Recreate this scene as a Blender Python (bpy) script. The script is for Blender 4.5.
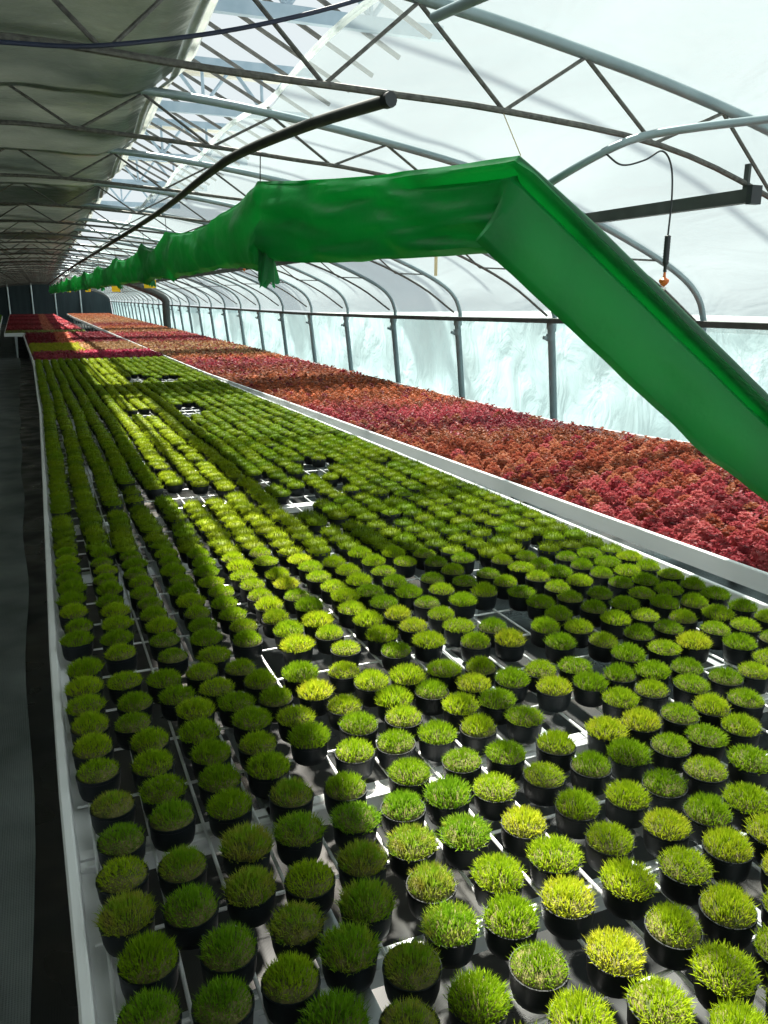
import bpy, math, random
import numpy as np
from mathutils import Vector, Matrix, noise

for o in list(bpy.data.objects):
    bpy.data.objects.remove(o, do_unlink=True)
SC = bpy.context.scene
COL = SC.collection
RND = random.Random(7)
NR = np.random.default_rng(7)

# ------------------------------------------------------------------ camera
F = 800.0; VX, VY = 42.0, 297.0; ZC = 1.70          # focal length in pixels, vanishing point of the house axis, eye height
TH = math.atan((512 - VY) / F)
PSI = math.atan((384 - VX) * math.cos(TH) / F)
FW = Vector((math.sin(PSI) * math.cos(TH), math.cos(PSI) * math.cos(TH), -math.sin(TH)))
RT = Vector((math.cos(PSI), -math.sin(PSI), 0))
UP = RT.cross(FW)
EYE = Vector((0, 0, ZC))
cam_d = bpy.data.cameras.new('camera')
cam = bpy.data.objects.new('camera', cam_d); COL.objects.link(cam)
cam_d.sensor_fit = 'VERTICAL'; cam_d.sensor_height = 36.0; cam_d.lens = 36.0 * F / 1024.0
cam_d.clip_start = 0.05; cam_d.clip_end = 400
cam.matrix_world = Matrix(((RT.x, UP.x, -FW.x, EYE.x), (RT.y, UP.y, -FW.y, EYE.y), (RT.z, UP.z, -FW.z, EYE.z), (0, 0, 0, 1)))
SC.camera = cam

# ------------------------------------------------------------------ light
SUN_DIR = Vector((0.16, 0.50, 1.0)).normalized()     # towards the sun
sun_d = bpy.data.lights.new('sun', 'SUN'); sun_d.energy = 13.5; sun_d.angle = math.radians(1.2); sun_d.color = (1.0, 0.95, 0.84)
sun = bpy.data.objects.new('sun', sun_d); COL.objects.link(sun)
sun.rotation_euler = SUN_DIR.to_track_quat('Z', 'Y').to_euler()
world = bpy.data.worlds.new('sky'); SC.world = world; world.use_nodes = True
bg = world.node_tree.nodes['Background']
bg.inputs['Color'].default_value = (0.88, 0.97, 1.0, 1); bg.inputs['Strength'].default_value = 0.68
SC.view_settings.view_transform = 'Standard'; SC.view_settings.look = 'None'
SC.view_settings.gamma = 1.0; SC.view_settings.use_curve_mapping = False
SC.view_settings.exposure = 0.42
SC.cycles.use_denoising = True
SC.cycles.max_bounces = 10; SC.cycles.transparent_max_bounces = 12
SC.cycles.diffuse_bounces = 4; SC.cycles.transmission_bounces = 6
SC.cycles.sample_clamp_indirect = 8.0

# ------------------------------------------------------------------ helpers
def ray(x, y): return FW + RT * ((x - 384) / F) - UP * ((y - 512) / F)
def at_z(x, y, z): d = ray(x, y); return EYE + d * ((z - ZC) / d.z)
def at_y(x, y, Y): d = ray(x, y); return EYE + d * (Y / d.y)
def at_x(x, y, X): d = ray(x, y); return EYE + d * (X / d.x)
def proj(p):
    v = Vector(p) - EYE; w = v.dot(FW)
    return 384 + F * v.dot(RT) / w, 512 - F * v.dot(UP) / w, w
def lerp_pl(pl, t):                                   # polyline [(t, v), ...]
    if t <= pl[0][0]: return pl[0][1]
    for (a, va), (b, vb) in zip(pl, pl[1:]):
        if t <= b: return va + (vb - va) * (t - a) / (b - a)
    return pl[-1][1]
def catmull(pts, n=6):
    P = [Vector(p) for p in pts]; out = []
    for i in range(len(P) - 1):
        p0 = P[i - 1] if i else P[0] * 2 - P[1]
        p1, p2 = P[i], P[i + 1]
        p3 = P[i + 2] if i + 2 < len(P) else P[-1] * 2 - P[-2]
        for k in range(n):
            t = k / n
            out.append(0.5 * ((2 * p1) + (p2 - p0) * t + (2 * p0 - 5 * p1 + 4 * p2 - p3) * t * t + (3 * p1 - p0 - 3 * p2 + p3) * t ** 3))
    out.append(P[-1]); return out

class MB:
    def __init__(s): s.v = []; s.f = []; s.c = []
    def box(s, a, b):
        n = len(s.v); (x0, y0, z0), (x1, y1, z1) = a, b
        s.v += [(x0, y0, z0), (x1, y0, z0), (x1, y1, z0), (x0, y1, z0), (x0, y0, z1), (x1, y0, z1), (x1, y1, z1), (x0, y1, z1)]
        s.f += [tuple(n + i for i in q) for q in ((0, 3, 2, 1), (4, 5, 6, 7), (0, 1, 5, 4), (1, 2, 6, 5), (2, 3, 7, 6), (3, 0, 4, 7))]
        return s
    def tube(s, pts, r, n=8, cap=True, sx=1.0, rot=0.0):
        P = [Vector(p) for p in pts]; rr = r if isinstance(r, (list, tuple)) else [r] * len(P)
        base = len(s.v); u = None
        for i, p in enumerate(P):
            t = (P[min(i + 1, len(P) - 1)] - P[max(i - 1, 0)]).normalized()
            if u is None:
                u = t.cross(Vector((0, 0, 1)))
                if u.length < 1e-3: u = Vector((1, 0, 0))
            u = (u - t * u.dot(t)).normalized(); w = t.cross(u)
            for k in range(n):
                a = 2 * math.pi * k / n + rot
                s.v.append(tuple(p + u * (math.cos(a) * rr[i] * sx) + w * (math.sin(a) * rr[i])))
        for i in range(len(P) - 1):
            for k in range(n):
                a = base + i * n + k; b = base + i * n + (k + 1) % n
                s.f.append((a, b, b + n, a + n))
        if cap:
            s.f.append(tuple(base + k for k in range(n))[::-1]); s.f.append(tuple(base + (len(P) - 1) * n + k for k in range(n)))
        return s
    def lathe(s, prof, n=20, c=(0, 0, 0), cap=True):
        base = len(s.v)
        for r, z in prof:
            for k in range(n):
                a = 2 * math.pi * k / n; s.v.append((c[0] + r * math.cos(a), c[1] + r * math.sin(a), c[2] + z))
        for i in range(len(prof) - 1):
            for k in range(n):
                a = base + i * n + k; b = base + i * n + (k + 1) % n; s.f.append((a, b, b + n, a + n))
        if cap:
            s.f.append(tuple(base + k for k in range(n))[::-1]); s.f.append(tuple(base + (len(prof) - 1) * n + k for k in range(n)))
        return s
    def grid(s, fn, nu, nv):
        base = len(s.v)
        for i in range(nu + 1):
            for j in range(nv + 1): s.v.append(tuple(fn(i / nu, j / nv)))
        for i in range(nu):
            for j in range(nv):
                a = base + i * (nv + 1) + j; s.f.append((a, a + nv + 1, a + nv + 2, a + 1))
        return s
    def sweep(s, prof, path):                          # closed profile [(dx, z)], path [(X, Y)] swept along Y
        base = len(s.v); n = len(prof)
        for X, Y in path:
            for dx, z in prof: s.v.append((X + dx, Y, z))
        for i in range(len(path) - 1):
            for k in range(n):
                a = base + i * n + k; b = base + i * n + (k + 1) % n; s.f.append((a, a + n, b + n, b))
        s.f.append(tuple(base + k for k in range(n))); s.f.append(tuple(base + (len(path) - 1) * n + k for k in range(n))[::-1])
        return s

def mesh_of(name, mb, mat, smooth=False):
    me = bpy.data.meshes.new(name); me.from_pydata(mb.v, [], mb.f)
    if isinstance(mat, (list, tuple)):
        for m in mat: me.materials.append(m)
    else: me.materials.append(mat)
    if smooth:
        me.polygons.foreach_set('use_smooth', [True] * len(me.polygons))
        try: me.set_sharp_from_angle(angle=math.radians(40))
        except Exception: pass
    me.update(); return me
def obj(name, mb, mat, parent=None, smooth=False, at=None):
    """at: world origin the mesh is written relative to (the base of its parent)"""
    off = Vector(at) if at is not None else (Vector(parent['base']) if parent is not None and 'base' in parent else Vector((0, 0, 0)))
    if off.length > 0: mb.v = [(x - off.x, y - off.y, z - off.z) for x, y, z in mb.v]
    o = bpy.data.objects.new(name, mesh_of(name, mb, mat, smooth)); COL.objects.link(o)
    if parent is not None: o.parent = parent
    elif at is not None: o.location = off
    return o
def inst(name, me, parent=None, loc=(0, 0, 0), rz=0.0, sc=None):
    o = bpy.data.objects.new(name, me); COL.objects.link(o); o.location = loc; o.rotation_euler = (0, 0, rz)
    if sc: o.scale = sc
    if parent is not None: o.parent = parent
    return o
def tag(o, label=None, cat=None, group=None, kind=None):
    if label: o['label'] = label
    if cat: o['category'] = cat
    if group: o['group'] = group
    if kind: o['kind'] = kind
    return o
BASES = {}
class Base(dict): pass
def thing(name, label, cat, loc=(0, 0, 0), group=None):
    o = bpy.data.objects.new(name, None); COL.objects.link(o); o.location = loc; o.empty_display_size = 0.05
    BASES[o.name] = Vector(loc)
    return tag(o, label, cat, group)
def part(name, mb, mat, root, smooth=False):          # mesh given in world coordinates, root an unrotated Empty
    off = BASES[root.name]
    mb.v = [(x - off.x, y - off.y, z - off.z) for x, y, z in mb.v]
    o = bpy.data.objects.new(name, mesh_of(name, mb, mat, smooth)); COL.objects.link(o); o.parent = root
    return o

# ------------------------------------------------------------------ materials
def nodemat(name):
    m = bpy.data.materials.new(name); m.use_nodes = True
    nt = m.node_tree; nt.nodes.clear()
    out = nt.nodes.new('ShaderNodeOutputMaterial')
    return m, nt, out
def N(nt, t, **kw):
    n = nt.nodes.new('ShaderNode' + t)
    for k, v in kw.items():
        if k in n.inputs: n.inputs[k].default_value = v
        else: setattr(n, k, v)
    return n
def ramp(nt, stops):
    r = nt.nodes.new('ShaderNodeValToRGB'); cr = r.color_ramp
    while len(cr.elements) > len(stops): cr.elements.remove(cr.elements[-1])
    while len(cr.elements) < len(stops): cr.elements.new(0.5)
    for e, (p, c) in zip(cr.elements, stops): e.position = p; e.color = (*c, 1)
    return r
def simple(name, c1, c2=None, rough=0.5, metal=0.0, scale=8.0, bump=0.0, stretch=(1, 1, 1), trans=0.0, bump_scale=None, spec=0.5, tcol=None):
    m, nt, out = nodemat(name); L = nt.links.new
    p = N(nt, 'BsdfPrincipled'); p.inputs['Roughness'].default_value = rough; p.inputs['Metallic'].default_value = metal
    p.inputs['Specular IOR Level'].default_value = spec
    tc = N(nt, 'TexCoord'); mp = N(nt, 'Mapping'); mp.inputs['Scale'].default_value = stretch; L(tc.outputs['Object'], mp.inputs[0])
    nz = N(nt, 'TexNoise'); nz.inputs['Scale'].default_value = scale; nz.inputs['Detail'].default_value = 5; L(mp.outputs[0], nz.inputs['Vector'])
    r = ramp(nt, [(0.3, c1), (0.7, c2 or c1)]); L(nz.outputs[0], r.inputs[0]); L(r.outputs[0], p.inputs['Base Color'])
    if bump:
        nb = N(nt, 'TexNoise'); nb.inputs['Scale'].default_value = bump_scale or scale * 3; nb.inputs['Detail'].default_value = 4; L(mp.outputs[0], nb.inputs['Vector'])
        b = N(nt, 'Bump'); b.inputs['Strength'].default_value = bump; b.inputs['Distance'].default_value = 0.02; L(nb.outputs[0], b.inputs['Height']); L(b.outputs[0], p.inputs['Normal'])
    if trans:
        t = N(nt, 'BsdfTranslucent'); mx = N(nt, 'MixShader'); mx.inputs[0].default_value = trans
        if tcol: t.inputs['Color'].default_value = (*tcol, 1)
        else: L(r.outputs[0], t.inputs['Color'])
        if bump: L(b.outputs[0], t.inputs['Normal'])
        L(p.outputs[0], mx.inputs[1]); L(t.outputs[0], mx.inputs[2]); L(mx.outputs[0], out.inputs[0])
    else: L(p.outputs[0], out.inputs[0])
    return m
def film_mat(name, col, clear, stretch, scale, bump, gloss=0.12):
    m, nt, out = nodemat(name); L = nt.links.new
    tc = N(nt, 'TexCoord'); mp = N(nt, 'Mapping'); mp.inputs['Scale'].default_value = stretch; L(tc.outputs['Object'], mp.inputs[0])
    nz = N(nt, 'TexNoise'); nz.inputs['Scale'].default_value = scale; nz.inputs['Detail'].default_value = 6; nz.inputs['Distortion'].default_value = 1.2; L(mp.outputs[0], nz.inputs['Vector'])
    b = N(nt, 'Bump'); b.inputs['Strength'].default_value = bump; b.inputs['Distance'].default_value = 0.12; L(nz.outputs[0], b.inputs['Height'])
    n2 = N(nt, 'TexNoise'); n2.inputs['Scale'].default_value = scale * 0.6; n2.inputs['Detail'].default_value = 7; L(mp.outputs[0], n2.inputs['Vector'])
    r = ramp(nt, [(0.3, tuple(c * 0.78 for c in col)), (0.65, tuple(min(1, c * 1.08) for c in col))]); L(n2.outputs[0], r.inputs[0])
    tl = N(nt, 'BsdfTranslucent'); L(r.outputs[0], tl.inputs[0]); L(b.outputs[0], tl.inputs['Normal'])
    df = N(nt, 'BsdfDiffuse'); L(r.outputs[0], df.inputs[0]); L(b.outputs[0], df.inputs['Normal'])
    m1 = N(nt, 'MixShader'); m1.inputs[0].default_value = 0.25; L(tl.outputs[0], m1.inputs[1]); L(df.outputs[0], m1.inputs[2])
    gl = N(nt, 'BsdfGlossy'); gl.inputs['Roughness'].default_value = 0.25; L(b.outputs[0], gl.inputs['Normal'])
    m2 = N(nt, 'MixShader'); m2.inputs[0].default_value = gloss; L(m1.outputs[0], m2.inputs[1]); L(gl.outputs[0], m2.inputs[2])
    tr = N(nt, 'BsdfTransparent'); tr.inputs[0].default_value = (0.90, 0.96, 0.97, 1)
    m3 = N(nt, 'MixShader'); m3.inputs[0].default_value = clear; L(m2.outputs[0], m3.inputs[1]); L(tr.outputs[0], m3.inputs[2])
    L(m3.outputs[0], out.inputs[0]); return m
def leaf_mat(name, stops, trans=0.35, attr=None, rough=0.5, posvar=0.0, tipz=None):
    """colour by object random (single plants) or by the mesh attribute (stuff)"""
    m, nt, out = nodemat(name); L = nt.links.new
    p = N(nt, 'BsdfPrincipled'); p.inputs['Roughness'].default_value = rough; p.inputs['Specular IOR Level'].default_value = 0.12
    t = N(nt, 'BsdfTranslucent')
    if attr:
        a = N(nt, 'Attribute'); a.attribute_name = attr; csrc = a.outputs['Color']
    else:
        oi = N(nt, 'ObjectInfo'); tc = N(nt, 'TexCoord')
        nz = N(nt, 'TexNoise'); nz.inputs['Scale'].default_value = 45.0; nz.inputs['Detail'].default_value = 2; L(tc.outputs['Object'], nz.inputs['Vector'])
        ma = N(nt, 'Math', operation='MULTIPLY_ADD'); ma.inputs[1].default_value = 0.9; ma.inputs[2].default_value = -0.2; L(nz.outputs[0], ma.inputs[0])
        mb_ = N(nt, 'Math', operation='MULTIPLY_ADD'); mb_.inputs[1].default_value = 0.5; L(oi.outputs['Random'], mb_.inputs[0]); L(ma.outputs[0], mb_.inputs[2])
        r = ramp(nt, stops); L(mb_.outputs[0], r.inputs[0]); csrc = r.outputs[0]
    L(csrc, p.inputs['Base Color']); L(csrc, t.inputs['Color'])
    mx = N(nt, 'MixShader'); mx.inputs[0].default_value = trans; L(p.outputs[0], mx.inputs[1]); L(t.outputs[0], mx.inputs[2]); L(mx.outputs[0], out.inputs[0])
    return m

M = {}
M['alu'] = simple('brushed_aluminium', (0.92, 0.93, 0.94), (0.97, 0.97, 0.97), 0.35, 0.0, 4, 0.05, (6, 0.3, 6))
M['galv'] = simple('galvanised_steel', (0.55, 0.60, 0.62), (0.72, 0.77, 0.78), 0.35, 0.6, 12)
M['wire'] = simple('galvanised_wire', (0.90, 0.92, 0.93), (0.96, 0.97, 0.97), 0.3, 0.1, 12)
M['arch'] = simple('grey_painted_tube', (0.20, 0.27, 0.29), (0.28, 0.36, 0.38), 0.4, 0.3, 6)
M['post'] = simple('grey_post', (0.17, 0.22, 0.24), (0.25, 0.31, 0.33), 0.45, 0.2, 6)
M['chord'] = simple('weathered_steel_rod', (0.065, 0.065, 0.06), (0.16, 0.16, 0.145), 0.6, 0.2, 60)
M['dark'] = simple('dark_grey_plastic', (0.03, 0.038, 0.036), (0.06, 0.07, 0.066), 0.55, 0, 10)
M['girder'] = simple('bluish_girder_paint', (0.26, 0.36, 0.44), (0.34, 0.44, 0.52), 0.5, 0.1, 4)
M['gutter'] = simple('pale_beige_gutter', (0.50, 0.49, 0.43), (0.62, 0.61, 0.55), 0.6, 0, 3, 0.05, (0.3, 8, 8))
M['pot'] = simple('black_pot_plastic', (0.006, 0.009, 0.011), (0.012, 0.017, 0.02), 0.5, 0, 20, spec=0.25)
M['soil'] = simple('mossy_root_ball', (0.05, 0.075, 0.012), (0.20, 0.17, 0.06), 0.9, 0, 60, 0.4)
M['duct'] = simple('green_duct_plastic', (0.014, 0.17, 0.055), (0.022, 0.21, 0.07), 0.36, 0, 3, 0.6, (1, 1, 1), 0.50, 5, 0.4, (0.045, 0.50, 0.16))
M['lip_strip'] = simple('shade_green_lip', (0.006, 0.075, 0.028), (0.010, 0.10, 0.036), 0.4, 0, 4, 0.3, (1, 1, 1), 0.08)  # darker, denser duct green: shade on the upper lip put into the colour
M['cable'] = simple('black_cable', (0.012, 0.015, 0.018), (0.02, 0.025, 0.03), 0.5)
M['blue'] = simple('dark_blue_cable', (0.012, 0.02, 0.05), (0.02, 0.03, 0.07), 0.5)
M['orange'] = simple('orange_plastic', (0.65, 0.13, 0.02), (0.75, 0.18, 0.03), 0.4)
M['yellow'] = simple('yellow_sticky_card', (0.85, 0.62, 0.01), (0.9, 0.72, 0.03), 0.5, 0, 20, 0, (1, 1, 1), 0.3)
M['tan'] = simple('tan_strip', (0.62, 0.52, 0.28), (0.7, 0.6, 0.36), 0.6)
M['gap_shade'] = simple('gap_shade_black', (0.012, 0.012, 0.012), (0.03, 0.025, 0.02), 0.7)  # black that stands in for shade between the plants
M['film_roof'] = film_mat('milky_roof_film', (0.24, 0.285, 0.29), 0.50, (1.0, 0.35, 1.0), 2.2, 0.6)
M['film_wall'] = film_mat('pale_cyan_wall_film', (0.34, 0.475, 0.50), 0.08, (1, 1.1, 0.7), 2.4, 0.6)
M['film_edge'] = film_mat('pleated_white_film', (0.80, 0.86, 0.85), 0.10, (1, 1, 1), 5.0, 0.6)
M['cover'] = simple('dark_cover_sheet', (0.055, 0.075, 0.068), (0.20, 0.23, 0.20), 0.28, 0, 1.3, 0.6, (1, 2.2, 1), 0.075, 6)
M['backwall'] = simple('dark_end_curtain', (0.012, 0.025, 0.032), (0.03, 0.05, 0.058), 0.7, 0, 1.2, 0.3, (3, 1, 0.4))
M['pleat'] = simple('grey_pleated_film', (0.30, 0.34, 0.32), (0.50, 0.55, 0.52), 0.3, 0, 8, 0.3, (1, 1, 1), 0.35)
# floor: black weed mat with tan silt stains
def floor_mat():
    m, nt, out = nodemat('black_ground_fabric'); L = nt.links.new
    p = N(nt, 'BsdfPrincipled'); tc = N(nt, 'TexCoord')
    n1 = N(nt, 'TexNoise'); n1.inputs['Scale'].default_value = 1.7; n1.inputs['Detail'].default_value = 8; n1.inputs['Distortion'].default_value = 0.6; L(tc.outputs['Object'], n1.inputs['Vector'])
    r = ramp(nt, [(0.45, (0.007, 0.008, 0.009)), (0.58, (0.022, 0.019, 0.016)), (0.78, (0.06, 0.05, 0.038))]); L(n1.outputs[0], r.inputs[0]); L(r.outputs[0], p.inputs['Base Color'])
    n2 = N(nt, 'TexNoise'); n2.inputs['Scale'].default_value = 3.0; L(tc.outputs['Object'], n2.inputs['Vector'])
    r2 = ramp(nt, [(0.35, (0.25,) * 3), (0.65, (0.6,) * 3)]); L(n2.outputs[0], r2.inputs[0]); L(r2.outputs[0], p.inputs['Roughness'])
    w = N(nt, 'TexWave'); w.inputs['Scale'].default_value = 90; L(tc.outputs['Object'], w.inputs['Vector'])
    b = N(nt, 'Bump'); b.inputs['Strength'].default_value = 0.15; b.inputs['Distance'].default_value = 0.004; L(w.outputs[0], b.inputs['Height']); L(b.outputs[0], p.inputs['Normal'])
    L(p.outputs[0], out.inputs[0]); return m
M['floor'] = floor_mat()
def mat_mat():
    m, nt, out = nodemat('woven_walkway_mat'); L = nt.links.new
    p = N(nt, 'BsdfPrincipled'); p.inputs['Roughness'].default_value = 0.7; tc = N(nt, 'TexCoord')
    w1 = N(nt, 'TexWave', bands_direction='X'); w1.inputs['Scale'].default_value = 45; L(tc.outputs['Object'], w1.inputs['Vector'])
    w2 = N(nt, 'TexWave', bands_direction='Y'); w2.inputs['Scale'].default_value = 45; L(tc.outputs['Object'], w2.inputs['Vector'])
    n1 = N(nt, 'TexNoise'); n1.inputs['Scale'].default_value = 2.5; n1.inputs['Detail'].default_value = 7; L(tc.outputs['Object'], n1.inputs['Vector'])
    r = ramp(nt, [(0.3, (0.13, 0.15, 0.15)), (0.7, (0.28, 0.31, 0.31))]); L(n1.outputs[0], r.inputs[0]); L(r.outputs[0], p.inputs['Base Color'])
    ad = N(nt, 'Math', operation='ADD'); L(w1.outputs['Fac'], ad.inputs[0]); L(w2.outputs['Fac'], ad.inputs[1])
    b = N(nt, 'Bump'); b.inputs['Strength'].default_value = 0.5; b.inputs['Distance'].default_value = 0.004; L(ad.outputs[0], b.inputs['Height']); L(b.outputs[0], p.inputs['Normal'])
    L(p.outputs[0], out.inputs[0]); return m
M['mat'] = mat_mat()
M['outside'] = simple('outside_ground', (0.36, 0.40, 0.40), (0.48, 0.52, 0.52), 0.9, 0, 0.6)
GR = [(0.0, (0.13, 0.26, 0.006)), (0.5, (0.28, 0.44, 0.012)), (1.0, (0.50, 0.60, 0.025))]
SUN_GR = [(0.0, (0.22, 0.36, 0.008)), (0.5, (0.41, 0.54, 0.016)), (1.0, (0.66, 0.64, 0.05))]  # green grass with the yellow of sunlight put into the colour
BR = [(0.0, (0.11, 0.27, 0.008)), (0.5, (0.22, 0.40, 0.016)), (0.72, (0.34, 0.40, 0.04)), (1.0, (0.42, 0.30, 0.09))]
M['grass_green'] = leaf_mat('fresh_green_grass', GR, 0.42)
M['grass_yellow'] = leaf_mat('sunlit_green_grass', SUN_GR, 0.42)
M['grass_brown'] = leaf_mat('browned_green_grass', BR, 0.38)
M['grass_attr'] = leaf_mat('grass_by_plant', None, 0.42, 'plant_colour')
PK = [(0.0, (0.13, 0.014, 0.02)), (0.5, (0.42, 0.06, 0.075)), (1.0, (0.68, 0.22, 0.20))]
RU = [(0.0, (0.13, 0.03, 0.016)), (0.5, (0.42, 0.10, 0.055)), (1.0, (0.60, 0.30, 0.16))]
M['red'] = leaf_mat('pinkish_red_leaf', PK, 0.30, None, 0.42)
M['rust'] = leaf_mat('rusty_red_leaf', RU, 0.30, None, 0.42)
M['lime'] = leaf_mat('lime_yellow_leaf', [(0.0, (0.22, 0.28, 0.02)), (1.0, (0.62, 0.58, 0.06))], 0.3)
M['plant_attr'] = leaf_mat('leaf_by_plant', None, 0.30, 'plant_colour', 0.42)

# ------------------------------------------------------------------ the tunnel: profiles
Y0, BAY, NT = 2.594, 1.80, 31
YEND = 58.5
ARCH_R = [(0, 2.68), (0.7, 2.66), (1.285, 2.60), (1.814, 2.52), (2.3, 2.43), (2.8, 2.31), (3.25, 2.15), (3.73, 1.953), (4.0, 1.81), (4.137, 1.68), (4.2, 1.53)]
CHORD_R = [(0, 2.48), (0.8, 2.44), (1.3, 2.40), (1.7, 2.365), (2.4, 2.26), (3.1, 2.08), (3.7, 1.82), (4.12, 1.54)]
CHORD_1 = [(0, 2.37), (0.49, 2.346), (1.07, 2.327), (1.51, 2.31), (2.18, 2.246), (2.75, 2.09), (3.5, 1.80), (4.12, 1.54)]
def arch_z(X): return lerp_pl(ARCH_R, abs(X))
def chord_z(X): return lerp_pl(CHORD_R, abs(X))
RAILZ = [(0, 1.545), (4.4, 1.52), (6.2, 1.495), (8, 1.47), (10, 1.45), (14, 1.42), (60, 1.42)]

# floor, ground, walls
tag(obj('floor', MB().box((-4.6, -3, -0.1), (4.6, YEND, 0)), M['floor']), kind='structure')
g = MB().box((4.62, -8, -0.3), (60, 90, -0.02)); g.box((-60, -8, -0.3), (-4.62, 90, -0.02)); g.box((-4.62, YEND + 0.1, -0.3), (4.62, 90, -0.02)); g.box((-4.62, -8, -0.3), (4.62, -3.05, -0.02))
tag(obj('ground', g, M['outside']), kind='structure')
MATE = [(0, -0.185), (1.8, -0.187), (2.7, -0.20), (5.5, -0.26), (15, -0.52), (24, -0.7), (50, -1.9)]
mw = MB()
ys = list(np.linspace(0.0, 50, 101))
mw.grid(lambda u, v: (lerp_pl(MATE, u * 50) + 0.012 * math.sin(u * 130) - v * 0.62, u * 50 - 0.4, 0.012 + 0.006 * math.sin(u * 90 + v * 9)), 160, 6)
tag(obj('walkway_mat', mw, M['mat'], smooth=True), 'dark grey woven ground mat laid along the walkway beside the bench', 'mat')

# right wall film with wrinkles
def wallfn(u, v):
    Y = -3 + u * (YEND + 3); z = 0.0 + v * lerp_pl(RAILZ, Y)
    s = math.sin(math.pi * ((Y - Y0) / BAY % 1.0))
    w = 0.05 * noise.noise(Vector((Y * 1.3, z * 2.2, 3))) + 0.03 * noise.noise(Vector((Y * 4 + z * 3, z * 5, 7)))
    return (4.42 - 0.105 * v * 1.4 + 0.05 * s + w, Y, z)
wr = obj('wall_right', MB().grid(wallfn, 620, 14), M['film_wall'], smooth=True); tag(wr, kind='structure')
# roof film, right side, from its free edge beside the opening down to the rail
XG = 1.16
def roofpath(v, off=0.035):
    return ROOFP[min(len(ROOFP) - 1, int(round(v * (len(ROOFP) - 1))))]
_rp = catmull([(XG, 0, arch_z(XG))] + [(x, 0, z) for x, z in ARCH_R if x > XG + 0.05] + [(4.235, 0, 1.44)], 3)
ROOFP = [(p.x, p.z) for p in _rp]
def rooffn(u, v):
    Y = -3 + u * (YEND + 3); x, z = ROOFP[int(round(v * (len(ROOFP) - 1)))]
    s = math.sin(math.pi * ((Y - Y0) / BAY % 1.0)); k = min(1.0, (4.3 - x) / 0.6 + 0.15)
    up = 0.04 + 0.07 * s * k + 0.03 * noise.noise(Vector((x * 2, Y * 1.1, 1))) * k
    nx = max(0.0, (x - 3.4) / 0.9)
    edge = 0.10 * noise.noise(Vector((Y * 0.35, 5, 2))) if v < 0.02 else 0
    return (x + edge + up * nx, Y, z + up * (1 - 0.6 * nx))
rf = obj('ceiling', MB().grid(rooffn, 620, len(ROOFP) - 1), M['film_roof'], smooth=True); tag(rf, kind='structure')
rr = MB(); rr.tube([(XG - 0.01 + 0.10 * noise.noise(Vector((Y * 0.35, 5, 2))), Y, arch_z(XG) + 0.05 + 0.05 * math.sin(math.pi * ((Y - Y0) / BAY % 1.0))) for Y in np.linspace(-3, YEND, 240)], 0.014, 8)
tag(obj('trim_1', rr, M['film_edge'], smooth=True), kind='structure')

# left: opaque cover drawn over the arches, ballooning up between them
def covfn(u, v):
    Y = -3 + u * (YEND + 3); X = 0.74 - v * 4.94
    s = abs(math.sin(math.pi * ((Y - Y0) / BAY)))
    amp = 0.19 + 0.06 * noise.noise(Vector((X * 1.2, round((Y - Y0) / BAY), 0)))
    z = arch_z(X) - 0.050 + amp * s * min(1, (4.3 + X) / 0.8)
    if X > 0.38: z += 0.22 * ((X - 0.38) / 0.40) ** 2 - 0.5 * amp * s * ((X - 0.38) / 0.42)
    z += 0.025 * noise.noise(Vector((X * 1.5, Y * 3.0, 4))) + 0.010 * noise.noise(Vector((X * 7, Y * 9, 9)))
    return (X, Y, z)
cv = thing('roof_cover', 'dark grey-green sheet drawn over the arches above the walkway, sagging in folds', 'cover', (0, 0, 0))
part('dark_sheet', MB().grid(covfn, 700, 34), M['cover'], cv, True)
def edgefn(u, v):
    Y = -3 + u * (YEND + 3); X = 0.80 - v * 0.14
    s = abs(math.sin(math.pi * ((Y - Y0) / BAY)))
    z = arch_z(X) - 0.058 + 0.22 * ((X - 0.38) / 0.40) ** 2 + 0.10 * s * (1 - 0.5 * (X - 0.38) / 0.42) + 0.010 * math.sin(v * 16 + 1.5 * math.sin(Y * 2.1))
    return (X + 0.02 * noise.noise(Vector((Y * 0.8, 1, 1))), Y, z)
tag(part('pleated_edge', MB().grid(edgefn, 600, 20), M['pleat'], cv, True), 'whitish pleated plastic edge')
lw = MB().grid(lambda u, v: (-4.24 - 0.12 * (1 - v) + 0.04 * noise.noise(Vector((u * 50, v * 3, 2))), -3 + u * (YEND + 3), v * 1.62), 120, 6)
tag(obj('wall_left', lw, M['cover'], smooth=True), kind='structure')
# end gables
def gable(Y, mat, name):
    mb = MB(); pts = [(-4.35, 0.0)] + [(-x, z + 0.03) for x, z in reversed(ARCH_R)] + [(x, z + 0.03) for x, z in ARCH_R[1:]] + [(4.35, 0.0)]
    n = len(pts)
    for yy in (Y, Y + 0.06): mb.v += [(x, yy, z) for x, z in pts]
    mb.f += [tuple(range(n)), tuple(range(2 * n - 1, n - 1, -1))] + [(i, (i + 1) % n, n + (i + 1) % n, n + i) for i in range(n)]
    return tag(obj(name, mb, mat), kind='structure')
gable(YEND, M['backwall'], 'wall_back')
pm = MB().tube([(0, 0, 0), (0, 0, 1)], 0.05, 8)
me_ep = mesh_of('end_post', pm, M['galv'], True)
for X in (-3.4, -2.0, -0.6, 0.8, 2.35):
    o = inst('end_wall_post', me_ep, None, (X, YEND - 0.08, 0), 0, (1, 1, arch_z(X) - 0.02))
    tag(o, 'pale steel post standing against the dark end wall', 'post', 'posts of the dark end wall')

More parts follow.
